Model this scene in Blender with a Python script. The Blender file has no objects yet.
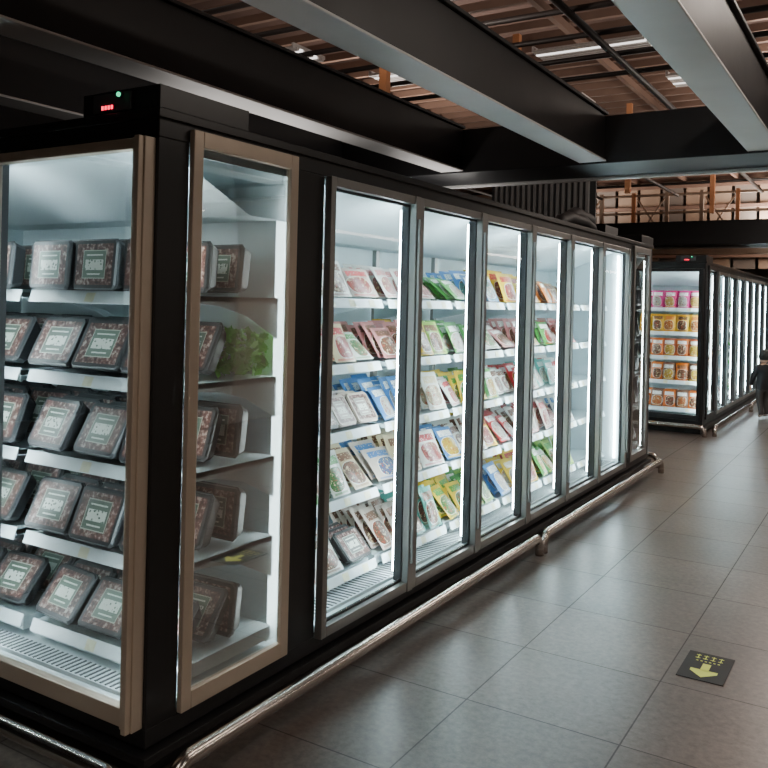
import bpy, math, random, bmesh
from mathutils import Vector, Matrix
random.seed(7)
scene = bpy.context.scene

# ------------------------------------------------------------------ materials
def new_mat(name):
    m = bpy.data.materials.new(name); m.use_nodes = True
    nt = m.node_tree
    for n in list(nt.nodes): nt.nodes.remove(n)
    out = nt.nodes.new('ShaderNodeOutputMaterial')
    return m, nt, out
class NB:
    def __init__(s, nt): s.nt = nt
    def node(s, t, **kw):
        n = s.nt.nodes.new(t)
        for k, v in kw.items(): setattr(n, k, v)
        return n
    def put(s, sock, v):
        if isinstance(v, bpy.types.NodeSocket): s.nt.links.new(v, sock)
        else: sock.default_value = v
    def math(s, op, a, b=None, c=None):
        n = s.node('ShaderNodeMath', operation=op)
        s.put(n.inputs[0], a)
        if b is not None: s.put(n.inputs[1], b)
        if c is not None: s.put(n.inputs[2], c)
        return n.outputs[0]
    def rng(s, v, lo, hi):
        return s.math('MULTIPLY', s.math('GREATER_THAN', v, lo), s.math('LESS_THAN', v, hi))
    def mix(s, f, a, b):
        n = s.node('ShaderNodeMix', data_type='RGBA')
        s.put(n.inputs[0], f); s.put(n.inputs[6], a); s.put(n.inputs[7], b)
        return n.outputs[2]
    def noise(s, scale, vec=None, detail=3, rough=.5):
        n = s.node('ShaderNodeTexNoise'); n.inputs['Scale'].default_value = scale
        n.inputs['Detail'].default_value = detail; n.inputs['Roughness'].default_value = rough
        if vec is not None: s.put(n.inputs['Vector'], vec)
        return n
    def ramp(s, f, stops):
        n = s.node('ShaderNodeValToRGB'); s.put(n.inputs[0], f)
        e = n.color_ramp.elements
        e[0].position, e[0].color = stops[0][0], rgba(stops[0][1])
        e[1].position, e[1].color = stops[1][0], rgba(stops[1][1])
        for p, c in stops[2:]:
            x = e.new(p); x.color = rgba(c)
        return n.outputs[0]
def rgba(c): return (c[0], c[1], c[2], 1.0)
def S(r, g, b):
    f = lambda c: (c/255/12.92) if c/255 <= .04045 else ((c/255+.055)/1.055)**2.4
    return (f(r), f(g), f(b))

def pbr(name, col, rough=.5, metal=0.0, var=.12, nscale=8, bump=0.0, spec=.5, coat=0.0):
    m, nt, out = new_mat(name); b = NB(nt)
    p = b.node('ShaderNodeBsdfPrincipled')
    tc = b.node('ShaderNodeTexCoord')
    nz = b.noise(nscale, tc.outputs['Object'])
    lo = tuple(c*(1-var) for c in col); hi = tuple(min(1, c*(1+var)) for c in col)
    c = b.mix(nz.outputs[0], rgba(lo), rgba(hi))
    b.put(p.inputs['Base Color'], c)
    b.put(p.inputs['Roughness'], b.math('MULTIPLY_ADD', nz.outputs[0], .15, rough-.07))
    p.inputs['Metallic'].default_value = metal
    p.inputs['Specular IOR Level'].default_value = spec
    p.inputs['Coat Weight'].default_value = coat
    if bump:
        bn = b.node('ShaderNodeBump'); bn.inputs['Strength'].default_value = bump
        bn.inputs['Distance'].default_value = .01
        nz2 = b.noise(nscale*6, tc.outputs['Object'])
        nt.links.new(nz2.outputs[0], bn.inputs['Height']); nt.links.new(bn.outputs[0], p.inputs['Normal'])
    nt.links.new(p.outputs[0], out.inputs[0])
    return m
def emis(name, col, st):
    m, nt, out = new_mat(name)
    e = nt.nodes.new('ShaderNodeEmission'); e.inputs[0].default_value = rgba(col); e.inputs[1].default_value = st
    nt.links.new(e.outputs[0], out.inputs[0]); return m
def glass(name, tint, refl=.06):
    m, nt, out = new_mat(name); b = NB(nt)
    t = b.node('ShaderNodeBsdfTransparent'); t.inputs[0].default_value = rgba(tint)
    g = b.node('ShaderNodeBsdfGlossy'); g.inputs['Roughness'].default_value = .03
    lw = b.node('ShaderNodeLayerWeight'); lw.inputs[0].default_value = .25
    f = b.math('MULTIPLY_ADD', lw.outputs['Fresnel'], .5, refl)
    f = b.math('MINIMUM', f, .5)
    mx = b.node('ShaderNodeMixShader'); b.put(mx.inputs[0], f)
    nt.links.new(t.outputs[0], mx.inputs[1]); nt.links.new(g.outputs[0], mx.inputs[2])
    nt.links.new(mx.outputs[0], out.inputs[0]); return m

M = {}
M['black'] = pbr('black_powder_coat', (.012,.012,.013), .36, 0, .2, 6, 0, .4)
M['beamblack'] = pbr('black_beam_paint', (.010,.010,.011), .5, 0, .25, 2, .05, .3)
M['lit_flange'] = pbr('lit_flange_grey', (.52,.51,.50), .45, .1, .2, 3)  # pale grey paints the glow on beam undersides into the colour
M['champ'] = pbr('champagne_aluminium', S(196,180,162), .36, .45, .08, 12)
M['silver'] = pbr('silver_aluminium', S(150,149,146), .36, .75, .08, 12)
M['gasket'] = pbr('rubber_gasket', (.02,.02,.022), .6)
M['white'] = pbr('white_liner', (.71,.82,.85), .45, 0, .05, 3)
M['shelf'] = pbr('white_shelf', (.66,.77,.80), .4, 0, .05, 10)
M['rail'] = pbr('price_rail', (.78,.87,.89), .38, 0, .05, 30)
M['tag'] = pbr('price_tag', (.85,.82,.55), .5, 0, .3, 40)
M['chrome'] = pbr('brushed_chrome', (.58,.53,.49), .2, 1.0, .08, 30)
M['dark'] = pbr('dark_vent', (.05,.055,.06), .5)
M['leaf'] = pbr('green_leaf', (.09,.40,.03), .5, 0, .5, 30)
M['led'] = emis('led_strip', (.76,.95,1.0), 72.0)
M['led2'] = emis('led_strip_far', (.76,.95,1.0), 46.0)
M['capfill'] = emis('endcap_fill_strip', (.78,.96,1.0), 112.0)  # for hidden strips added to brighten the endcap interior
M['glass'] = glass('door_glass', (.96,.985,.985), .025)
M['glassd'] = glass('tinted_side_glass', (.58,.53,.49), .04)
M['red'] = emis('red_display', (1,.02,.06), 4)
M['green'] = emis('green_lamp', (.05,1,.45), 1.5)
M['tubel'] = emis('tube_lamp', (1,.95,.9), 2.2)

def mat_pack():
    m, nt, out = new_mat('printed_pouch'); b = NB(nt)
    p = b.node('ShaderNodeBsdfPrincipled')
    a1 = b.node('ShaderNodeAttribute', attribute_name='Col'); a2 = b.node('ShaderNodeAttribute', attribute_name='Col2')
    uv = b.node('ShaderNodeUVMap', uv_map='UVMap'); sp = b.node('ShaderNodeSeparateXYZ')
    nt.links.new(uv.outputs[0], sp.inputs[0]); u, v = sp.outputs[0], sp.outputs[1]
    tc = b.node('ShaderNodeTexCoord')
    base = a1.outputs[0]
    nz = b.noise(50, tc.outputs['Object'], 4, .7)
    food = b.mix(nz.outputs[0], a2.outputs[0], (.01,.008,.005,1))
    food = b.mix(b.math('GREATER_THAN', nz.outputs[0], .58), food, (.60,.46,.28,1))
    food = b.mix(b.math('LESS_THAN', nz.outputs[0], .42), food, (.30,.05,.02,1))
    n0 = b.noise(3.1, tc.outputs['Object'], 0)
    cx = b.math('MULTIPLY_ADD', n0.outputs[0], .5, .25)
    du = b.math('DIVIDE', b.math('SUBTRACT', u, cx), .38); dv = b.math('DIVIDE', b.math('SUBTRACT', v, .36), .27)
    r2 = b.math('ADD', b.math('POWER', b.math('ABSOLUTE', du), 3.0), b.math('POWER', b.math('ABSOLUTE', dv), 3.0))
    inside = b.rng(u, .03, .97)
    ring = b.math('MULTIPLY', b.math('LESS_THAN', r2, 1.15), inside); el = b.math('MULTIPLY', b.math('LESS_THAN', r2, .98), inside)
    c = b.mix(ring, base, (.75,.73,.66,1)); c = b.mix(el, c, food)
    vor = b.node('ShaderNodeTexVoronoi'); vor.inputs['Scale'].default_value = 80
    nt.links.new(tc.outputs['Object'], vor.inputs['Vector'])
    txt = b.math('MULTIPLY', b.rng(u, .12, .88), b.rng(v, .68, .88))
    txt = b.math('MULTIPLY', txt, b.math('GREATER_THAN', vor.outputs['Distance'], .28))
    lum = b.node('ShaderNodeRGBToBW'); nt.links.new(base, lum.inputs[0])
    tcol = b.mix(b.math('GREATER_THAN', lum.outputs[0], .25), (.85,.85,.8,1), a2.outputs[0])
    c = b.mix(txt, c, tcol)
    ln = b.math('MULTIPLY', b.rng(u, .1, .9), b.rng(v, .03, .08))
    c = b.mix(b.math('MULTIPLY', ln, .7), c, a2.outputs[0])
    b.put(p.inputs['Base Color'], c); p.inputs['Roughness'].default_value = .32
    bn = b.node('ShaderNodeBump'); bn.inputs['Strength'].default_value = .45; bn.inputs['Distance'].default_value = .01
    n3 = b.noise(22, tc.outputs['Object'], 2); nt.links.new(n3.outputs[0], bn.inputs['Height']); nt.links.new(bn.outputs[0], p.inputs['Normal'])
    nt.links.new(p.outputs[0], out.inputs[0]); return m
def mat_tray():
    m, nt, out = new_mat('meat_tray_film'); b = NB(nt)
    p = b.node('ShaderNodeBsdfPrincipled')
    a1 = b.node('ShaderNodeAttribute', attribute_name='Col'); a2 = b.node('ShaderNodeAttribute', attribute_name='Col2')
    uv = b.node('ShaderNodeUVMap', uv_map='UVMap'); sp = b.node('ShaderNodeSeparateXYZ')
    nt.links.new(uv.outputs[0], sp.inputs[0]); u, v = sp.outputs[0], sp.outputs[1]
    tc = b.node('ShaderNodeTexCoord')
    nz = b.noise(60, tc.outputs['Object'], 4, .6)
    meat = b.ramp(nz.outputs[0], [(.36,(.05,.018,.014)), (.64,(.52,.42,.37)), (.52,(.17,.075,.062))])
    inner = b.math('MULTIPLY', b.rng(u, .06, .94), b.rng(v, .07, .93))
    c = b.mix(inner, a1.outputs[0], meat)
    l1 = b.math('MULTIPLY', b.rng(u, .22, .78), b.rng(v, .20, .80))
    l2 = b.math('MULTIPLY', b.rng(u, .235, .765), b.rng(v, .22, .78))
    c = b.mix(l1, c, (.50,.56,.46,1)); c = b.mix(l2, c, a2.outputs[0])
    vor = b.node('ShaderNodeTexVoronoi'); vor.inputs['Scale'].default_value = 70; vor.distance = 'MANHATTAN'
    nt.links.new(tc.outputs['Object'], vor.inputs['Vector'])
    big = b.math('MULTIPLY', b.rng(u, .28, .72), b.rng(v, .38, .60))
    big = b.math('MULTIPLY', big, b.math('GREATER_THAN', vor.outputs['Distance'], .46))
    sm = b.math('MULTIPLY', b.rng(u, .34, .66), b.rng(v, .28, .31)); sm2 = b.math('MULTIPLY', b.rng(u, .3, .7), b.rng(v, .68, .71))
    t = b.math('MAXIMUM', big, b.math('MAXIMUM', sm, sm2))
    c = b.mix(t, c, (.80,.84,.76,1))
    b.put(p.inputs['Base Color'], c); p.inputs['Roughness'].default_value = .36
    p.inputs['Specular IOR Level'].default_value = .35
    bn = b.node('ShaderNodeBump'); bn.inputs['Strength'].default_value = .35; bn.inputs['Distance'].default_value = .006
    n3 = b.noise(30, tc.outputs['Object'], 2); nt.links.new(n3.outputs[0], bn.inputs['Height']); nt.links.new(bn.outputs[0], p.inputs['Normal'])
    nt.links.new(p.outputs[0], out.inputs[0]); return m
M['pack'] = mat_pack(); M['tray'] = mat_tray()

def mat_floor():
    m, nt, out = new_mat('stone_tile_floor'); b = NB(nt)
    p = b.node('ShaderNodeBsdfPrincipled'); tc = b.node('ShaderNodeTexCoord')
    sp = b.node('ShaderNodeSeparateXYZ'); nt.links.new(tc.outputs['Object'], sp.inputs[0])
    x = b.math('DIVIDE', b.math('ADD', sp.outputs[0], 60-.60), .60); y = b.math('DIVIDE', b.math('ADD', sp.outputs[1], 60.1), .60)
    fx, fy = b.math('FRACT', x), b.math('FRACT', y)
    g = .005
    gx = b.math('SUBTRACT', 1.0, b.rng(fx, g, 1-g)); gy = b.math('SUBTRACT', 1.0, b.rng(fy, g, 1-g))
    grout = b.math('MAXIMUM', gx, gy)
    cmb = b.node('ShaderNodeCombineXYZ'); b.put(cmb.inputs[0], b.math('FLOOR', x)); b.put(cmb.inputs[1], b.math('FLOOR', y))
    wn = b.node('ShaderNodeTexWhiteNoise'); nt.links.new(cmb.outputs[0], wn.inputs['Vector'])
    n1 = b.noise(1.6, tc.outputs['Object'], 3, .5); n2 = b.noise(34, tc.outputs['Object'], 5, .75)
    t = b.math('ADD', b.math('MULTIPLY', n1.outputs[0], .35), b.math('MULTIPLY', n2.outputs[0], .65))
    c = b.ramp(t, [(.38, (.058,.045,.038)), (.62, (.146,.118,.100))])
    br = b.node('ShaderNodeHueSaturation'); b.put(br.inputs['Value'], b.math('MULTIPLY_ADD', wn.outputs[0], .30, .82)); nt.links.new(c, br.inputs['Color'])
    c = b.mix(b.math('MULTIPLY', grout, .7), br.outputs[0], (.012,.010,.010,1))
    b.put(p.inputs['Base Color'], c)
    rr = b.math('MULTIPLY_ADD', wn.outputs[0], .04, .305)
    b.put(p.inputs['Roughness'], b.math('MULTIPLY_ADD', grout, .3, rr))
    nt.links.new(p.outputs[0], out.inputs[0]); return m
M['floor'] = mat_floor()
M['ceil'] = pbr('brown_ceiling', S(102,80,72), .8, 0, .3, 1.2)
M['slat'] = pbr('brown_slats', S(128,102,88), .6, 0, .3, 3)
M['pipe'] = pbr('dark_pipe', S(42,36,34), .5, .2, .2, 5)
M['orange'] = pbr('orange_post', S(204,138,94), .5)
M['tan'] = pbr('tan_timber', S(168,144,124), .6, 0, .3, 3)
M['perf'] = pbr('pale_perforated_panel', S(212,206,202), .6, 0, .25, 60)
M['wallfar'] = pbr('brown_grey_wall', S(128,118,110), .8, 0, .25, 2)
M['walldark'] = pbr('dark_wall', (.03,.03,.033), .7)
M['greysl'] = pbr('grey_slats', S(165,168,168), .5, .2)

# ------------------------------------------------------------------ mesh builder
class MB:
    def __init__(s): s.v=[]; s.f=[]; s.m=[]; s.uv=[]; s.c=[]; s.slots=[]; s.tf=lambda p:p; s.sm=[]
    def mi(s, k):
        if k not in s.slots: s.slots.append(k)
        return s.slots.index(k)
    def add(s, vs, fs, mat, uvs=None, c1=(1,1,1), c2=(1,1,1), smooth=False):
        o = len(s.v); s.v += [tuple(s.tf(Vector(p))) for p in vs]; mi = s.mi(mat)
        for i, f in enumerate(fs):
            s.f.append([o+j for j in f]); s.m.append(mi); s.sm.append(smooth)
            s.uv.append(uvs[i] if uvs and uvs[i] else [(-5,-5)]*len(f)); s.c.append((c1,c2))
    def box(s, x0,x1,y0,y1,z0,z1, mat):
        vs=[(x,y,z) for x in (x0,x1) for y in (y0,y1) for z in (z0,z1)]
        s.add(vs, [(0,1,3,2),(4,6,7,5),(0,4,5,1),(2,3,7,6),(0,2,6,4),(1,5,7,3)], mat)
    def quad(s, pts, mat): s.add(pts, [tuple(range(len(pts)))], mat)
    def tube(s, pts, r, mat, seg=12):
        pts=[Vector(p) for p in pts]; rings=[]; up=None
        for i,p in enumerate(pts):
            t=(pts[min(i+1,len(pts)-1)]-pts[max(i-1,0)]).normalized()
            if up is None:
                up = Vector((0,0,1)) if abs(t.z)<.9 else Vector((1,0,0))
            n=(up-t*up.dot(t)).normalized(); up=n; b=t.cross(n)
            rings.append([p+(n*math.cos(a)+b*math.sin(a))*r for a in [2*math.pi*k/seg for k in range(seg)]])
        vs=[q for R in rings for q in R]; fs=[]
        for i in range(len(pts)-1):
            for k in range(seg):
                k2=(k+1)%seg; fs.append((i*seg+k,i*seg+k2,(i+1)*seg+k2,(i+1)*seg+k))
        fs.append(tuple(range(seg))[::-1]); fs.append(tuple((len(pts)-1)*seg+k for k in range(seg)))
        s.add(vs, fs, mat, smooth=True)
    def obj(s, name, parent=None, bevel=0, recalc=True):
        me=bpy.data.meshes.new(name); me.from_pydata(s.v,[],s.f)
        for k in s.slots: me.materials.append(M[k])
        me.polygons.foreach_set('material_index', s.m)
        me.polygons.foreach_set('use_smooth', s.sm)
        ul=me.uv_layers.new(name='UVMap'); ul.data.foreach_set('uv',[c for f in s.uv for q in f for c in q])
        for nm,ix in (('Col',0),('Col2',1)):
            at=me.color_attributes.new(nm,'FLOAT_COLOR','CORNER'); arr=[]
            for f,c in zip(s.f,s.c): arr += [c[ix][0],c[ix][1],c[ix][2],1.0]*len(f)
            at.data.foreach_set('color',arr)
        if recalc:
            bm=bmesh.new(); bm.from_mesh(me); bmesh.ops.recalc_face_normals(bm,faces=bm.faces); bm.to_mesh(me); bm.free()
        ob=bpy.data.objects.new(name,me); scene.collection.objects.link(ob)
        if parent: ob.parent=parent
        if bevel:
            md=ob.modifiers.new('bevel','BEVEL'); md.width=bevel; md.segments=2; md.limit_method='ANGLE'
        return ob
def empty(name):
    e=bpy.data.objects.new(name,None); scene.collection.objects.link(e); e.empty_display_size=.2; return e

# ---- packs
def frame(o, f, lean, yaw=0):
    f=Vector(f); f=Matrix.Rotation(yaw,3,'Z')@f
    z=Vector((0,0,1)); up=(z*math.cos(lean)-f*math.sin(lean)); n=(f*math.cos(lean)+z*math.sin(lean))
    r=up.cross(n)
    return Vector(o), r, up, n
def bag(mb, o, f, lean, w, h, t, c1, c2, yaw=0):
    o,r,up,n=frame(o,f,lean,yaw); nx,ny=6,7
    def prof(i,N):
        q=i/N
        return 0 if i in (0,N) else math.sin(math.pi*q)**.55
    vs=[];uvs=[];fs=[]
    for sgn in (1,-1):
        for j in range(ny+1):
            for i in range(nx+1):
                pz=prof(i,nx)*prof(j,ny)*t/2+ (0.002 if sgn>0 else 0)
                pinch=1-.05*math.sin(math.pi*j/ny)
                vs.append(o+r*((i/nx-.5)*w*pinch)+up*(j/ny*h)+n*(sgn*pz+t/2))
    A=(nx+1)*(ny+1)
    for s_ in (0,1):
        for j in range(ny):
            for i in range(nx):
                a=j*(nx+1)+i; q=(a,a+1,a+nx+2,a+nx+1)
                if s_==0:
                    fs.append(q); uvs.append([(i/nx,j/ny),((i+1)/nx,j/ny),((i+1)/nx,(j+1)/ny),(i/nx,(j+1)/ny)])
                else: fs.append(tuple(A+k for k in q[::-1])); uvs.append(None)
    mb.add(vs,fs,'pack',uvs,c1,c2,smooth=True)
def tray(mb, o, f, lean, w, h, t, c1, c2, yaw=0):
    o,r,up,n=frame(o,f,lean,yaw)
    def loop(sc, d, ch):
        W=w/2*sc; H=h/2*sc; c=ch; pts=[(-W+c,-H),(W-c,-H),(W,-H+c),(W,H-c),(W-c,H),(-W+c,H),(-W,H-c),(-W,-H+c)]
        return [o+up*(h/2)+r*a+up*b+n*d for a,b in pts]
    L=[loop(.84,0,.014),loop(.95,t*.7,.014),loop(.955,t*.80,.014),loop(1.0,t*.80,.016),loop(1.0,t*.86,.016),loop(.965,t*.88,.014),loop(.93,t,.012)]
    vs=[p for l in L for p in l]; fs=[];uvs=[]
    for k in range(len(L)-1):
        for i in range(8):
            j=(i+1)%8; fs.append((k*8+i,k*8+j,(k+1)*8+j,(k+1)*8+i)); uvs.append(None)
    fs.append(tuple(range(8))[::-1]); uvs.append(None)
    fs.append(tuple((len(L)-1)*8+i for i in range(8)))
    W=w*.93;H=h*.93;c=.012
    uvs.append([(c/W,0),(1-c/W,0),(1,c/H),(1,1-c/H),(1-c/W,1),(c/W,1),(0,1-c/H),(0,c/H)])
    mb.add(vs,fs,'tray',uvs,c1,c2)

SH=[.28,.63,.94,1.25,1.555]
R=random.uniform
def rc(c,v=.15): 
    k=R(1-v,1+v); return tuple(min(1,x*k) for x in c)

# ------------------------------------------------------------------ freezer builder
def build_freezer(Y0, nd, row_sets, end_kind, far_end=True, led='led', inner_deep=2, trims=('champ','silver'), cap='capfill'):
    L=.9+nd*.75+.9; W=1.74
    root=empty('glass_door_freezer')
    body=MB(); fr=MB(); gl=MB(); inn=MB(); ld=MB(); tr=MB(); bg=MB()
    allm=[body,fr,gl,inn,ld,tr,bg]
    def T(fn):
        for m in allm: m.tf=fn
    base=lambda p: Vector((p[0],p[1]+Y0,p[2]))
    T(base)
    body.box(-W,-.02,.02,L-.02,0.0,.11,'black')
    body.box(-W-.0,.03,-.03,L+.03,.07,.10,'black')
    body.box(-W,0,0,L,.11,.17,'black')
    body.box(-W,0.0,0,L,2.06,2.14,'black')
    body.box(-W,.012,-.012,L+.012,2.12,2.15,'black')
    y1=.9; y2=L-.9
    body.box(-W,-.80,y1,y2,.17,2.06,'black')
    for i in range(nd):
        a=y1+i*.75
        for (p,q) in ((a+.01,a+.05),(a+.70,a+.74)): fr.box(-W-.03,-W,p,q,.18,2.04,'silver')
        fr.box(-W-.03,-W,a+.05,a+.70,.18,.23,'silver'); fr.box(-W-.03,-W,a+.05,a+.70,1.99,2.04,'silver')
        gl.quad([(-W-.016,a+.05,.23),(-W-.016,a+.70,.23),(-W-.016,a+.70,1.99),(-W-.016,a+.05,1.99)],'glassd')
    inn.box(-.80,-.785,y1,y2,.17,2.06,'white')
    inn.box(-.785,-.03,y1,y2,.17,.20,'white'); inn.box(-.785,-.03,y1,y2,2.03,2.058,'white')
    inn.box(-.785,-.03,y1-.01,y1+.012,.2,2.03,'white'); inn.box(-.785,-.03,y2-.012,y2+.01,.2,2.03,'white')
    inn.quad([(-.10,y1+.02,2.03),(-.10,y2-.02,2.03),(-.55,y2-.02,1.86),(-.55,y1+.02,1.86)],'white')
    inn.quad([(-.55,y1+.02,1.86),(-.55,y2-.02,1.86),(-.70,y2-.02,1.86),(-.70,y1+.02,1.86)],'white')
    inn.box(-.70,-.785,y1+.02,y2-.02,.2,1.86,'white')
    inn.box(-.20,-.06,y1+.02,y2-.02,.20,.215,'rail')
    k=y1+.05
    while k<y2-.05:
        inn.box(-.19,-.07,k,k+.010,.2152,.217,'dark'); k+=.03
    for i in range(nd+1):
        y=y1+i*.75
        if 0<i<nd:
            fr.box(-.055,-.004,y-.03,y+.03,.17,2.06,'gasket')
            for sg in (-1,1): ld.box(-.066,-.057,y+sg*.018-.005,y+sg*.018+.005,.24,2.0,led)
            fr.box(-.70,-.67,y-.02,y+.02,.2,1.86,'silver')
        elif i==0:
            ld.box(-.066,-.057,y+.02,y+.03,.24,2.0,led)
        else: ld.box(-.066,-.057,y-.03,y-.02,.24,2.0,led)
    fd=.035 if inner_deep>1 else .014
    for i in range(nd):
        a=y1+i*.75+.004; b=a+.742
        fr.box(.0,fd,a,a+.036,.165,2.06,'silver'); fr.box(.0,fd+.007,b-.048,b,.165,2.06,'silver')
        fr.box(.0,fd,a+.036,b-.048,.165,.21,'silver'); fr.box(.0,fd,a+.036,b-.048,2.02,2.06,'silver')
        fr.box(-.008,.006,a+.030,a+.046,.2,2.03,'gasket'); fr.box(-.008,.006,b-.058,b-.044,.2,2.03,'gasket')
        if inner_deep>1: fr.box(.042,.058,b-.036,b-.024,.30,1.95,'silver')
        fr.box(-.008,.006,a+.04,b-.05,.205,.222,'gasket'); fr.box(-.008,.006,a+.04,b-.05,2.008,2.024,'gasket')
        gl.quad([(.010,a+.036,.21),(.010,b-.048,.21),(.010,b-.048,2.02),(.010,a+.036,2.02)],'glass')
        sy0,sy1=y1+i*.75+.028,y1+(i+1)*.75-.028
        for si,z in enumerate(SH):
            if si>0:
                inn.box(-.66,-.16,sy0,sy1,z-.018,z,'shelf')
                for yy in (sy0,sy1-.006):
                    inn.add([(-.67,yy,z-.11),(-.67,yy,z),(-.2,yy,z),(-.2,yy,z-.02),(-.67,yy+.006,z-.11),(-.67,yy+.006,z),(-.2,yy+.006,z),(-.2,yy+.006,z-.02)],
                            [(0,1,2,3),(7,6,5,4),(0,4,5,1),(1,5,6,2),(2,6,7,3),(3,7,4,0)],'shelf')
            else: inn.box(-.69,-.20,sy0,sy1,z-.05,z,'shelf')
            inn.add([(-.16,sy0,z+.008),(-.16,sy1,z+.008),(-.145,sy1,z-.034),(-.145,sy0,z-.034),(-.163,sy0,z+.008),(-.163,sy1,z+.008),(-.15,sy1,z-.036),(-.15,sy0,z-.036)],
                    [(0,1,2,3),(7,6,5,4),(0,4,5,1),(3,2,6,7),(1,5,6,2),(0,3,7,4)],'rail')
            yy=sy0+.06
            while yy<sy1-.08:
                inn.add([(-.158,yy,z+.003),(-.158,yy+.05,z+.003),(-.1435,yy+.05,z-.03),(-.1435,yy,z-.03)],[(0,1,2,3)],'tag'); yy+=.17
            cols=row_sets[i%len(row_sets)][si%5] if row_sets[i%len(row_sets)] else None
            if not cols: continue
            npk=3 if R(0,1)<.5 else 4
            pitch=.67/npk; hh=R(.18,.225) if si>1 else R(.21,.24)
            for q in range(npk):
                c=cols[(q*len(cols))//npk] if R(0,1)<.7 else random.choice(cols)
                cc1,cc2=rc(c[0]),rc(c[1])
                yc=sy0+.015+pitch*(q+.5)+R(-.012,.012); ln=R(.36,.86); wd=pitch*R(.88,.98)
                st=random.choice((0,0,0,1)) if inner_deep>1 and si>1 else 0
                for d in range(st,5 if inner_deep>1 else 1):
                    h2=hh*R(.85,1.06)
                    o=(-.19-d*.055, yc+R(-.010,.010), z+.006)
                    if c[2]=='t':
                        if d>2: continue
                        tray(bg,o,(1,0,0),ln,wd,.165,.045,cc1,cc2,R(-.08,.08))
                    else: bag(bg,o,(1,0,0),ln+R(-.05,.05),wd,h2,.035,cc1,cc2,R(-.18,.18))
    def endcap(kind, CH):
        body.box(-.035,0,0,.135,.17,2.06,'black'); body.box(-.035,0,.70,.9,.17,2.06,'black')
        body.box(-.035,0,.135,.70,.17,.19,'black')
        body.box(-W,-W+.04,0,.9,.17,2.06,'black')
        body.box(-W+.04,-.035,.80,.9,.17,2.06,'black')
        body.box(-.36,.006,-.006,.42,2.15,2.225,'black')
        a,b=.135,.70
        fr.box(0,.022,a,a+.045,.175,2.105,CH); fr.box(0,.022,b-.045,b,.175,2.105,CH)
        fr.box(0,.022,a+.045,b-.045,.175,.235,CH); fr.box(0,.022,a+.045,b-.045,2.05,2.105,CH)
        gl.quad([(.007,a+.045,.235),(.007,b-.045,.235),(.007,b-.045,2.05),(.007,a+.045,2.05)],'glassd')
        inn.box(-W+.04,-.036,.78,.80,.17,2.06,'white')
        inn.box(-W+.04,-.036,.04,.78,.17,.20,'white'); inn.box(-W+.04,-.036,.04,.78,2.03,2.058,'white')
        inn.box(-W+.04,-W+.06,.04,.78,.2,2.03,'white')
        inn.quad([(-.05,.10,2.03),(-W+.06,.10,2.03),(-W+.06,.50,1.86),(-.05,.50,1.86)],'white')
        inn.quad([(-.05,.50,1.86),(-W+.06,.50,1.86),(-W+.06,.70,1.86),(-.05,.70,1.86)],'white')
        inn.box(-W+.06,-.085,.70,.78,.2,1.86,'white')
        inn.box(-W+.06,-.05,.07,.17,.20,.215,'rail')
        k=-W+.08
        while k<-.08:
            inn.box(k,k+.008,.075,.165,.2152,.218,'dark'); k+=.026
        ld.box(-.052,-.04,.05,.062,.24,2.0,cap); ld.box(-W+.062,-W+.074,.055,.065,.24,2.0,cap)
        ld.box(-.876,-.864,.052,.062,.24,2.0,cap)  # endcap strips added out of sight as interior fill
        ld.box(-.046,-.038,.100,.124,.24,2.0,led)      # added fill strip, hidden behind the corner post
        ld.box(-.054,-.040,.726,.738,.24,2.0,led)      # added fill strip, out of sight behind the rear post
        fr.box(-.90,-.84,.004,.05,.17,2.06,'gasket')
        for di in range(2):
            b_=-.012-di*.86; a_=b_-.85
            fr.box(b_-.058,b_,-.045,0,.175,2.055,CH); fr.box(a_,a_+.045,-.035,0,.175,2.055,CH)
            fr.box(b_-.028,b_-.006,-.066,-.045,.175,2.055,CH)
            fr.box(a_+.045,b_-.058,-.035,0,.175,.235,CH); fr.box(a_+.045,b_-.058,-.035,0,2.02,2.055,CH)
            fr.box(a_+.04,a_+.056,-.006,.006,.22,2.03,'gasket'); fr.box(b_-.068,b_-.052,-.006,.006,.22,2.03,'gasket')
            gl.quad([(a_+.045,-.014,.235),(b_-.058,-.014,.235),(b_-.058,-.014,2.02),(a_+.045,-.014,2.02)],'glass')
            x0,x1=-.05-di*.84,-.83-di*.84
            if di==1: x1=-W+.07
            for si,z in enumerate(SH):
                yf=.15 if si else .19
                inn.box(x1,x0,yf+.0,.68,z-(.018 if si else .05),z,'shelf')
                for xx in (x0-.006,x1):
                    if si:
                        pr=[(.68,-.16),(.68,0),(yf,0),(yf,-.02),(.35,-.035),(.5,-.07),(.6,-.12)]
                        n=len(pr)
                        vs=[(xx,p[0],z+p[1]) for p in pr]+[(xx+.006,p[0],z+p[1]) for p in pr]
                        fs=[tuple(range(n)),tuple(range(2*n-1,n-1,-1))]+[(i,(i+1)%n,n+(i+1)%n,n+i) for i in range(n)]
                        inn.add(vs,fs,'shelf')
                inn.add([(x0,yf,z+.01),(x1,yf,z+.01),(x1,yf-.016,z-.034),(x0,yf-.016,z-.034),(x0,yf+.003,z+.01),(x1,yf+.003,z+.01),(x1,yf-.011,z-.036),(x0,yf-.011,z-.036)],
                    [(0,1,2,3),(7,6,5,4),(0,4,5,1),(3,2,6,7),(1,5,6,2),(0,3,7,4)],'rail')
                xx=x0-.14
                while xx>x1+.1:
                    inn.add([(xx,yf-.0022,z+.004),(xx-.05,yf-.0022,z+.004),(xx-.05,yf-.0172,z-.03),(xx,yf-.0172,z-.03)],[(0,1,2,3)],'tag'); xx-=.27
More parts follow.
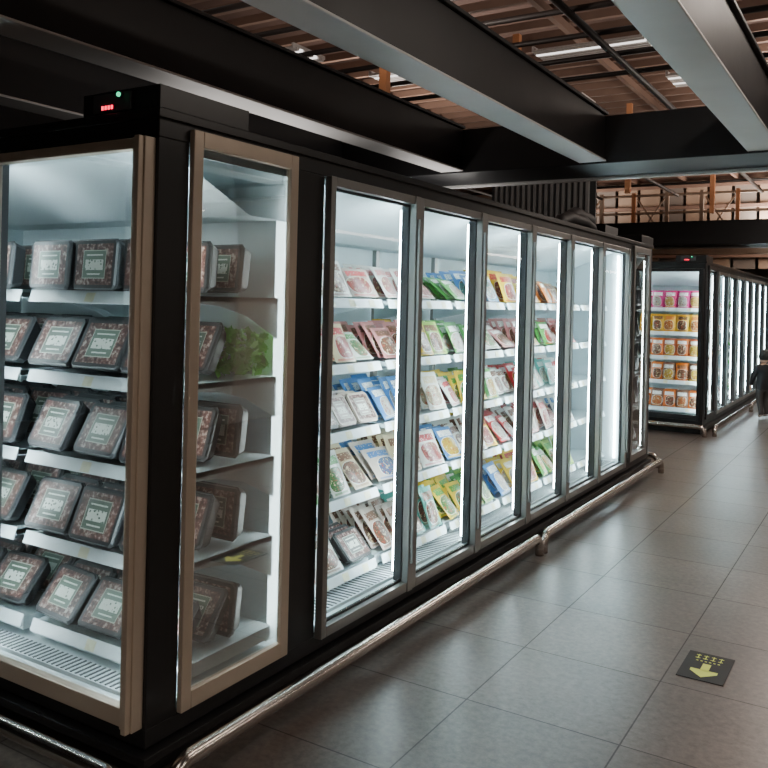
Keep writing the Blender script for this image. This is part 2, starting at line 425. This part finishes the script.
                if kind=='tray':
                    for q in range(3):
                        ln={0:.66,4:.10}.get(si,.42)
                        for d in range(3):
                            xc=x0-.135-q*.258+R(-.006,.006)
                            if xc<x1+.12: xc=x1+.125
                            o=(xc, yf+.03+d*(.18 if si else .15), z+.008)
                            lnn=ln+R(-.09,.09) if d<2 else .12
                            if d==2 and si==3 and q==0 and di==0: continue
                            tray(tr,o,(0,-1,0),max(.08,lnn),.244,.20 if si!=4 else .185,.064,rc((.035,.037,.04)),rc((.14,.20,.155),.25),R(-.09,.09))
                            if q>0 and d<2:
                                tray(tr,(xc+.005,o[1]+.078,z+.008),(0,-1,0),max(.08,lnn),.240,.20 if si!=4 else .19,.06,rc((.035,.037,.04)),rc((.14,.20,.155),.25),R(-.03,.03))
                    if si==3 and di==0:   # leafy vegetables beside the side glass
                        for _ in range(230):
                            p=Vector((x0-.025-R(0,.12),R(.42,.66),z+.02+R(0,.16))); d1=Vector((R(-1,1),R(-1,1),R(-.3,1))).normalized(); d2=d1.cross(Vector((R(-1,1),R(-1,1),R(-1,1)))).normalized()
                            l=R(.018,.034)
                            tr.add([p-d1*l,p-d1*l*.2+d2*l*.55,p+d1*l,p-d1*l*.2-d2*l*.55],[(0,1,2,3)],'leaf')
                else:
                    cols=kind[si]
                    for q in range(5):
                        for d in range(3):
                            c=cols[q%len(cols)]
                            o=(x0-.09-q*.155+R(-.006,.006), yf+.03+d*.07, z+.008)
                            if o[0]<x1+.07: continue
                            bag(bg,o,(0,-1,0),.16+R(-.04,.05),.15,.22,.05,rc(c[0]),rc(c[1]),R(-.06,.06))
    endcap(end_kind, trims[0])
    body.box(-.30,-.12,-.014,-.006,2.155,2.215,'dark')
    body.box(-.262,-.190,-.017,-.012,2.158,2.178,'gasket')
    for i,x in enumerate((-.252,-.237,-.222,-.207)):
        ld.box(x,x+.008,-.0195,-.0165,2.162,2.175,'red')
    body.tube([(-.165,-.006,2.205),(-.165,-.022,2.205)],.012,'gasket')
    ld.tube([(-.165,-.020,2.205),(-.165,-.027,2.205)],.008,'green')
    if far_end:
        T(lambda p: Vector((p[0],Y0+L-p[1],p[2])))
        endcap('tray' if end_kind=='tray' else end_kind, trims[1])
    T(base)
    body.obj('cabinet_body',root,.004); fr.obj('door_frames',root,.003); gl.obj('glass_panes',root)
    inn.obj('liner_and_shelves',root); ld.obj('led_strips',root)
    if tr.v: tr.obj('meat_tray_stock',root)
    if bg.v: bg.obj('frozen_pouch_stock',root)
    return root,L

W_=(.62,.62,.57); GR=(.05,.24,.04); YE=(.70,.46,.02); RD=(.42,.025,.025); BL=(.05,.18,.42); PK=(.50,.20,.19); BR=(.18,.075,.04); TE=(.07,.32,.26); OR=(.64,.19,.03); PALE=(.46,.38,.32); DK=(.03,.03,.03); LG=(.28,.45,.08)
TL=(.18,.20,.18); CR=(.60,.49,.30)
def c(a,b,k='b'): return (a,b,k)
sets=[
 [[c(PALE,RD),c(W_,BR),c(DK,TL,'t')], [c(GR,BR),c(W_,GR),c(CR,BR)], [c(DK,(.30,.27,.24),'t'),c(PALE,(.35,.30,.27),'t'),c(W_,BR)], [c(PALE,(.4,.35,.3),'t'),c(CR,RD),c(W_,GR)], [c(PALE,(.35,.28,.25),'t'),c(W_,BR),c(PALE,RD)]],
 [[c(W_,GR),c(TE,BR),c(PALE,BR)], [c(PALE,BL),c(CR,BR),c(W_,RD)], [c(BL,W_),c(PALE,RD),c(W_,CR)], [c(PK,BR),c(YE,BR),c(LG,BR)], [c(W_,PK),c(PALE,RD),c(RD,CR)]],
 [[c(YE,GR),c(GR,YE),c(LG,GR)], [c(BL,YE),c(W_,BR),c(YE,RD)], [c(GR,YE),c(YE,GR),c(W_,RD)], [c(GR,W_),c(LG,GR),c(W_,GR)], [c(GR,W_),c(BL,TE),c(LG,YE),c(W_,YE)]],
 [[c(BL,W_),c(YE,W_),c(YE,RD)], [c(RD,W_),c(PALE,RD),c(W_,BR)], [c(W_,BR),c(RD,YE),c(BR,W_)], [c(PK,BR),c(CR,RD),c(W_,YE)], [c(YE,RD),c(YE,GR)]],
 [[c(GR,YE),c(LG,GR)], [c(PALE,RD),c(W_,BL)], [c(TE,W_),c(W_,RD)], [c(GR,RD),c(PK,RD)], [c(OR,BR),c(CR,BR)]],
 None]
root1,L1=build_freezer(0,6,sets,'tray')
k2=[[c((.66,.14,.01),BR),c(BR,OR)],[c(BR,YE),c((.66,.16,.01),BR)],[c((.40,.07,.02),YE),c((.62,.13,.01),BR)],[c((.78,.40,0),OR),c((.74,.38,0),BR)],[c((.55,.01,.12),(.8,.5,.1)),c((.62,.02,.20),W_)]]
sets2=[None,[[c(BL,W_),c(PALE,RD)]]*5,None,[[c(GR,W_),c(PALE,RD)]]*5]
root2,L2=build_freezer(8.97,14,sets2,k2,far_end=True,led='led2',inner_deep=1,trims=('black','black'),cap='led2')

mb=MB()
x=-1.55
while x<-.55:
    mb.box(x,x+.03,6.05,6.09,2.15,2.95,'greysl'); x+=.06
mb.box(-1.6,-.5,6.09,6.11,2.15,2.95,'dark'); mb.obj('louver_screen',root1)
mb=MB()
mb.tube([(-.35,4.6,2.16),(-.35,4.7,2.26),(-.35,4.9,2.30),(-.35,5.3,2.30),(-.35,5.5,2.26),(-.35,5.6,2.16)],.05,'gasket')
mb.tube([(-.5,5.2,2.16),(-.5,5.3,2.34),(-.5,5.5,2.40),(-.5,5.9,2.38),(-.5,6.0,2.16)],.06,'gasket')
mb.box(-.75,-.25,5.6,6.0,2.15,2.30,'black')
mb.obj('refrigeration_hose',root1)
mb=MB()
for (y0,y1_) in ((.9,2.1),(3.0,4.2)): mb.box(-.98,-.86,y0,y1_,2.15,2.175,'greysl')  # housings invented for the added beam fill lights
mb.obj('roof_fill_housing',root1)

# ------------------------------------------------------------------ bumper rails
def bumper(name, segs):
    mb=MB()
    for pts in segs: mb.tube(pts,.027,'chrome',16)
    return mb.obj(name,None,0)
def straight_with_bends(p0,p1,z,r=.07):
    p0=Vector((p0[0],p0[1],z)); p1=Vector((p1[0],p1[1],z)); d=(p1-p0).normalized(); pts=[]
    pts.append(Vector((p0.x,p0.y,.0)))
    for k in range(7):
        a=math.pi/2*k/6; pts.append(Vector((p0.x,p0.y,z-r))+d*(r*(1-math.cos(a)))+Vector((0,0,r*math.sin(a))))
    for k in range(7):
        a=math.pi/2*k/6; pts.append(Vector((p1.x,p1.y,z-r))-d*(r*(1-math.sin(a)))+Vector((0,0,r*math.cos(a))))
    pts.append(Vector((p1.x,p1.y,0))); return pts
def rails_for(Y0,L,n):
    x=.15; step=L/n
    for i in range(n):
        a=Y0-.02+i*step; b=a+step-.07
        bumper('bumper_rail',[straight_with_bends((x,a),(x,b),.115)])
    bumper('bumper_rail',[straight_with_bends((.06,Y0-.16),(-1.7,Y0-.16),.115)])
    bumper('bumper_rail',[straight_with_bends((.06,Y0+L+.16),(-1.7,Y0+L+.16),.115)])
rails_for(0,6.3,2); rails_for(8.97,L2,4)

# ------------------------------------------------------------------ room
def simple(name, boxes, bevel=0):
    mb=MB()
    for bx in boxes: mb.box(*bx)
    return mb.obj(name,None,bevel)
simple('floor',[(-7,5,-6,30,-.05,0,'floor')])
simple('ceiling',[(-7,5,-6,30,4.6,4.7,'ceil')])
simple('wall_left',[(-7.1,-7,-6,30,0,4.6,'walldark')])
simple('wall_right',[(5,5.1,-6,30,0,4.6,'wallfar')])
simple('wall_back',[(-7,5,30,30.1,0,4.6,'wallfar')])
simple('wall_front',[(-7,5,-6.1,-6,0,4.6,'wallfar')])
def beam_y(x0,x1,y0,y1,z0=2.50,z1=2.80):
    mb=MB(); mb.box(x0+.0,x1,y0,y1,z0+.012,z1,'beamblack'); mb.box(x0-.01,x1+.01,y0,y1,z0,z0+.012,'lit_flange')  # bottom strip carries the painted underside glow
    mb.box(x0-.02,x1+.02,y0,y1,z1,z1+.02,'beamblack'); mb.obj('ceiling_beam',None,.004)
for x0 in (-2.9,-1.87,-.82,.21,1.24,2.30,3.3):
    beam_y(x0,x0+.16,-5.9,3.49)
def beam_x(y0,y1,z0,z1):
    mb=MB(); mb.box(-6.9,4.9,y0,y1,z0+.01,z1,'beamblack'); mb.box(-6.9,4.9,y1-.05,y1+.01,z0-.01,z0+.01,'lit_flange'); mb.obj('ceiling_crossbeam',None,.004)
beam_x(3.5,4.1,2.48,2.80); beam_x(11.0,11.6,2.5,2.86)
mb=MB()
y=-5.5
while y<28:
    mb.box(-6.9,4.9,y,y+.05,4.0,4.07,'slat'); y+=.32
for x in (-5,-3.9,-3.2,-2.3,-1.4,-.5,.4,1.3,2.2,4): mb.box(x,x+.05,-5.9,29,3.93,4.0,'slat')
mb.obj('slatted_ceiling_grid')
mb=MB()
for y in [-2+.5*i for i in range(14)]+[6+.9*i for i in range(6)]: mb.tube([(-6.9,y,3.35),(3.6,y,3.35)],.020,'pipe',8)
for x in (-3.6,-2.1,-.9,.3,1.7): mb.tube([(x,-2.1,3.31),(x,11.5,3.31)],.024,'pipe',8)
for (x,y) in ((-1.9,1.5),(-1.2,3.2),(-.9,4.9),(-.7,7.8),(-.2,10.2)):
    mb.box(x,x+.06,y,y+.06,2.88,3.92,'orange')
mb.obj('overhead_pipework')
mb=MB()
for n_,(x,y) in enumerate(((-3.6,2.2),(-2.6,1.8),(-1.2,2.6),(-.6,4.6),(.4,3.4),(-2.2,4.6),(1.0,7.5),(-.8,8.5),(1.4,4.6),(.2,11),(.2,1.6),(-1.6,6.2),(.2,5.8),(-3.2,3.6))):
    for k in range(9):
        mb.box(x,x+.9,y+k*.05,y+k*.05+.03,3.64,3.66,'tubel' if (k in (2,6)) else 'perf')
    mb.box(x,x+.02,y,y+.45,3.66,3.69,'perf'); mb.box(x+.88,x+.9,y,y+.45,3.66,3.69,'perf')
mb.obj('louvred_ceiling_light')
mb=MB()
mb.box(-6.9,4.9,12.3,12.5,2.45,2.62,'tan')
for z in (2.75,2.95,3.15,3.45): mb.tube([(-6.9,12.4,z),(4.9,12.4,z)],.022,'tan',8)
x=-6.8; k=0
while x<4.7:
    mb.box(x,x+.06,12.37,12.43,2.62,3.5,'orange' if k%3==0 else 'tan')
    mb.tube([(x+.03,12.44,2.66),(x+.03+(.5 if k%2 else -.5)*1.0,12.44,3.4)],.014,'tan',6) if 0<k<20 else None
    x+=.55; k+=1
mb.obj('mezzanine_railing')
mb=MB(); x=-6.8; k=0
while x<4.5:
    mb.box(x,x+.36,14.2,14.26,2.3,3.92,'tan' if k%3 else 'wallfar'); x+=.42; k+=1
for z in (2.5,2.9,3.4,3.8): mb.box(-6.8,4.8,14.12,14.2,z,z+.06,'slat')
mb.obj('slatted_partition')

# floor sign
M['signblk']=pbr('sign_black',(.005,.005,.005),.5,0,.2,8,0,.2); M['signyel']=pbr('sign_yellow_green',S(222,232,100),.5)
mb=MB(); cx,cy=1.335,1.95
mb.box(cx-.095,cx+.095,cy-.15,cy+.15,0.0,.003,'signblk')
z=.0036
def poly(pts): mb.add([(cx+a*.85,cy+b,z) for a,b in pts],[tuple(range(len(pts)))],'signyel')
poly([(-.02,.03),(-.02,-.05),(.02,-.05),(.02,.03)]); poly([(-.02,-.04),(-.065,-.04),(-.065,-.065),(0,-.12),(.065,-.065),(.065,-.04),(.02,-.04)])
for i in range(4):
    a=-.07+i*.037
    poly([(a,.080),(a+.024,.080),(a+.024,.086),(a,.086)]); poly([(a,.112),(a+.024,.112),(a+.024,.118),(a,.118)]); poly([(a+.010,.076),(a+.015,.076),(a+.015,.124),(a+.010,.124)])
for i in range(6):
    a=-.06+i*.021; poly([(a,.050),(a+.011,.050),(a+.011,.058),(a,.058)])
mb.obj('floor_arrow_sign',recalc=False)

# ------------------------------------------------------------------ child
M['skin']=pbr('skin',S(214,170,145),.5,0,.05); M['jacket']=pbr('black_jacket',(.012,.012,.015),.7,0,.3,20,.3)
M['pants']=pbr('dark_trousers',(.05,.045,.045),.8,0,.2,20); M['shoe']=pbr('white_shoe',(.55,.5,.48),.5); M['hair']=pbr('black_hair',(.012,.01,.009),.45,0,.3,60,.4)
M['eye']=pbr('eye_dark',(.01,.01,.01),.2); M['lip']=pbr('lip',S(180,95,90),.5)
def skin_obj(name,verts,edges,radii,sub=2,root=0):
    me=bpy.data.meshes.new(name); me.from_pydata(verts,edges,[]); ob=bpy.data.objects.new(name,me); scene.collection.objects.link(ob)
    sk=ob.modifiers.new('skin','SKIN'); sk.use_smooth_shade=True
    for i,r in enumerate(radii):
        rr=r if isinstance(r,tuple) else (r,r)
        me.skin_vertices[0].data[i].radius=rr
    me.skin_vertices[0].data[root].use_root=True
    sb=ob.modifiers.new('sub','SUBSURF'); sb.levels=sub; sb.render_levels=sub
    dg=bpy.context.evaluated_depsgraph_get(); ev=ob.evaluated_get(dg)
    m2=bpy.data.meshes.new_from_object(ev); ob.modifiers.clear(); ob.data=m2
    return ob
child=empty('child')
V=[(0,0,.46),(0,.005,.56),(0,.0,.66),(0,0,.73),(0,0,.80),
   (.055,0,.43),(.06,.06,.25),(.06,-.0,.06),(.06,.09,.03),
   (-.055,0,.43),(-.06,.0,.25),(-.06,-.08,.06),(-.06,.0,.03),
   (.105,0,.715),(.14,-.03,.59),(.135,.03,.47),(.132,.045,.44),
   (-.105,0,.715),(-.14,.03,.59),(-.135,.09,.48),(-.132,.11,.455)]
E=[(0,1),(1,2),(2,3),(3,4),(0,5),(5,6),(6,7),(7,8),(0,9),(9,10),(10,11),(11,12),(3,13),(13,14),(14,15),(15,16),(3,17),(17,18),(18,19),(19,20)]
Rr=[(.095,.075),(.10,.08),(.105,.08),(.07,.06),.035,.062,.045,.034,.026,.062,.045,.034,.026,.048,.040,.028,.018,.048,.040,.028,.018]
bodyo=skin_obj('body',V,E,Rr)
for k in ('skin','jacket','pants','shoe'): bodyo.data.materials.append(M[k])
for p in bodyo.data.polygons:
    z=p.center.z; x=abs(p.center.x)
    if z<.055: i=3
    elif z>.775 or (x>.11 and z<.468): i=0
    elif z>.42 or x>.115: i=1
    else: i=2
    p.material_index=i; p.use_smooth=True
bodyo.parent=child
for sg,wx,wy,wz in ((1,.132,.045,.44),(-1,-.132,.11,.455)):
    vs=[(wx,wy,wz),(wx,wy+.004,wz-.03)]; es=[(0,1)]; rr=[.014,(.012,.02)]
    for j,(dy,ln) in enumerate(((-.016,.024),(-.006,.03),(.005,.032),(.016,.028))):
        n=len(vs); vs+=[(wx,wy+dy,wz-.045),(wx-sg*.003,wy+dy,wz-.045-ln*.55),(wx-sg*.010,wy+dy*1.05,wz-.045-ln)]
        es+=[(1,n),(n,n+1),(n+1,n+2)]; rr+=[.0055,.005,.004]
    n=len(vs); vs+=[(wx-sg*.008,wy+.024,wz-.028),(wx-sg*.012,wy+.032,wz-.046)]; es+=[(1,n),(n,n+1)]; rr+=[.006,.0045]
    h=skin_obj('hand',vs,es,rr,1); h.data.materials.append(M['skin']); h.parent=child
def ell(mb,c_,r,mat,seg=20,rings=14,fn=None):
    vs=[];fs=[]
    for j in range(rings+1):
        t=math.pi*j/rings
        for i in range(seg):
            a=2*math.pi*i/seg; p=Vector((math.sin(t)*math.cos(a),math.sin(t)*math.sin(a),math.cos(t)))
            if fn: p=fn(p)
            vs.append((c_[0]+p.x*r[0],c_[1]+p.y*r[1],c_[2]+p.z*r[2]))
    for j in range(rings):
        for i in range(seg):
            k=(i+1)%seg; fs.append((j*seg+i,(j+1)*seg+i,(j+1)*seg+k,j*seg+k))
    mb.add(vs,fs,mat,smooth=True)
hd=MB()
def face(p):
    q=p.copy()
    if q.z<0: q.x*=1-.22*(-q.z); q.y*=1-.08*(-q.z)
    return q
ell(hd,(0,.005,.885),(.072,.083,.098),'skin',24,18,face)
ell(hd,(0,.091,.868),(.010,.014,.012),'skin',10,8)
for sg in(-1,1):
    ell(hd,(sg*.028,.082,.888),(.011,.006,.007),'eye',10,8); ell(hd,(sg*.073,.0,.880),(.010,.018,.024),'skin',10,8)
ell(hd,(0,.082,.842),(.018,.006,.006),'lip',10,8)
def hairf(p):
    q=p.copy()
    if p.y>.25 and p.z<.35: q=q*.86
    if p.z<-.55: q*=.85
    return q
ell(hd,(0,-.006,.898),(.083,.092,.100),'hair',24,18,hairf)
hd.obj('head',child)
child.location=(.40,11.3,0.0); child.rotation_euler=(0,0,math.radians(35))

# ------------------------------------------------------------------ lights
def area(name,loc,size,power,col,rot=(0,0,0),sy=None):
    l=bpy.data.lights.new(name,'AREA'); l.energy=power; l.color=col; l.size=size
    if sy: l.shape='RECTANGLE'; l.size_y=sy
    o=bpy.data.objects.new(name,l); o.location=loc; o.rotation_euler=rot; scene.collection.objects.link(o)
for i,(x,y,e) in enumerate(((2.85,-3.6,58),(3.9,-1,28),(3.9,3,28),(3.9,7,32),(3.9,12,40),(3.9,18,42))):  # fill lamps added out of view to light the door frames, with invented housings
    mb=MB(); mb.box(x-.09,x+.09,y-1.25,y+1.25,2.42,2.48,'greysl'); mb.box(x-.01,x+.01,y-1,y-.98,2.48,4.0,'pipe'); mb.box(x-.01,x+.01,y+1,y+1.02,2.48,4.0,'pipe'); mb.obj('added_fill_luminaire')
    area('overhead_light',(x,y,2.41),.15,e,(1,.89,.78),(0,0,0),2.4)
for i,(x,y,e) in enumerate(((.75,-2.6,18),(1.8,2,34),(1.5,6.5,46),(1,9,36),(0.8,13,66),(1,19.5,60))):
    area('overhead_light',(x,y,3.2),.25,e,(1,.87,.76),(0,0,0),2.0)
for i,(x,y,e) in enumerate(((-.3,1.5,80),(1.5,6.5,80),(-2.5,6,64),(0,13.4,88),(1,10,78),(-3,12.9,50))):  # upward fill lights added to brighten the slatted ceiling
    area('ceiling_fill',(x,y,3.0),.3,e,(1,.89,.80),(math.pi,0,0),1.6)
for y in (1.5,3.6):
    area('roof_fill',(-.92,y,2.18),.08,5,(1,.95,.90),(math.pi,0,0),1.1)  # unseen fill added on the cabinet roof to light beam undersides
w=bpy.data.worlds.new('world'); scene.world=w; w.use_nodes=True
w.node_tree.nodes['Background'].inputs[0].default_value=(.35,.33,.32,1); w.node_tree.nodes['Background'].inputs[1].default_value=.3

# ------------------------------------------------------------------ camera
cd=bpy.data.cameras.new('camera'); cam=bpy.data.objects.new('camera',cd); scene.collection.objects.link(cam)
cd.sensor_width=36; cd.lens=832/768*36; cd.shift_y=-82/768; cd.clip_start=.05
cam.matrix_world=Matrix.Translation((2.0,-1.87,1.55))@Matrix.Rotation(math.radians(31.55),4,'Z')@Matrix.Rotation(math.pi/2,4,'X')@Matrix.Rotation(math.radians(1.37),4,'Z')
scene.camera=cam
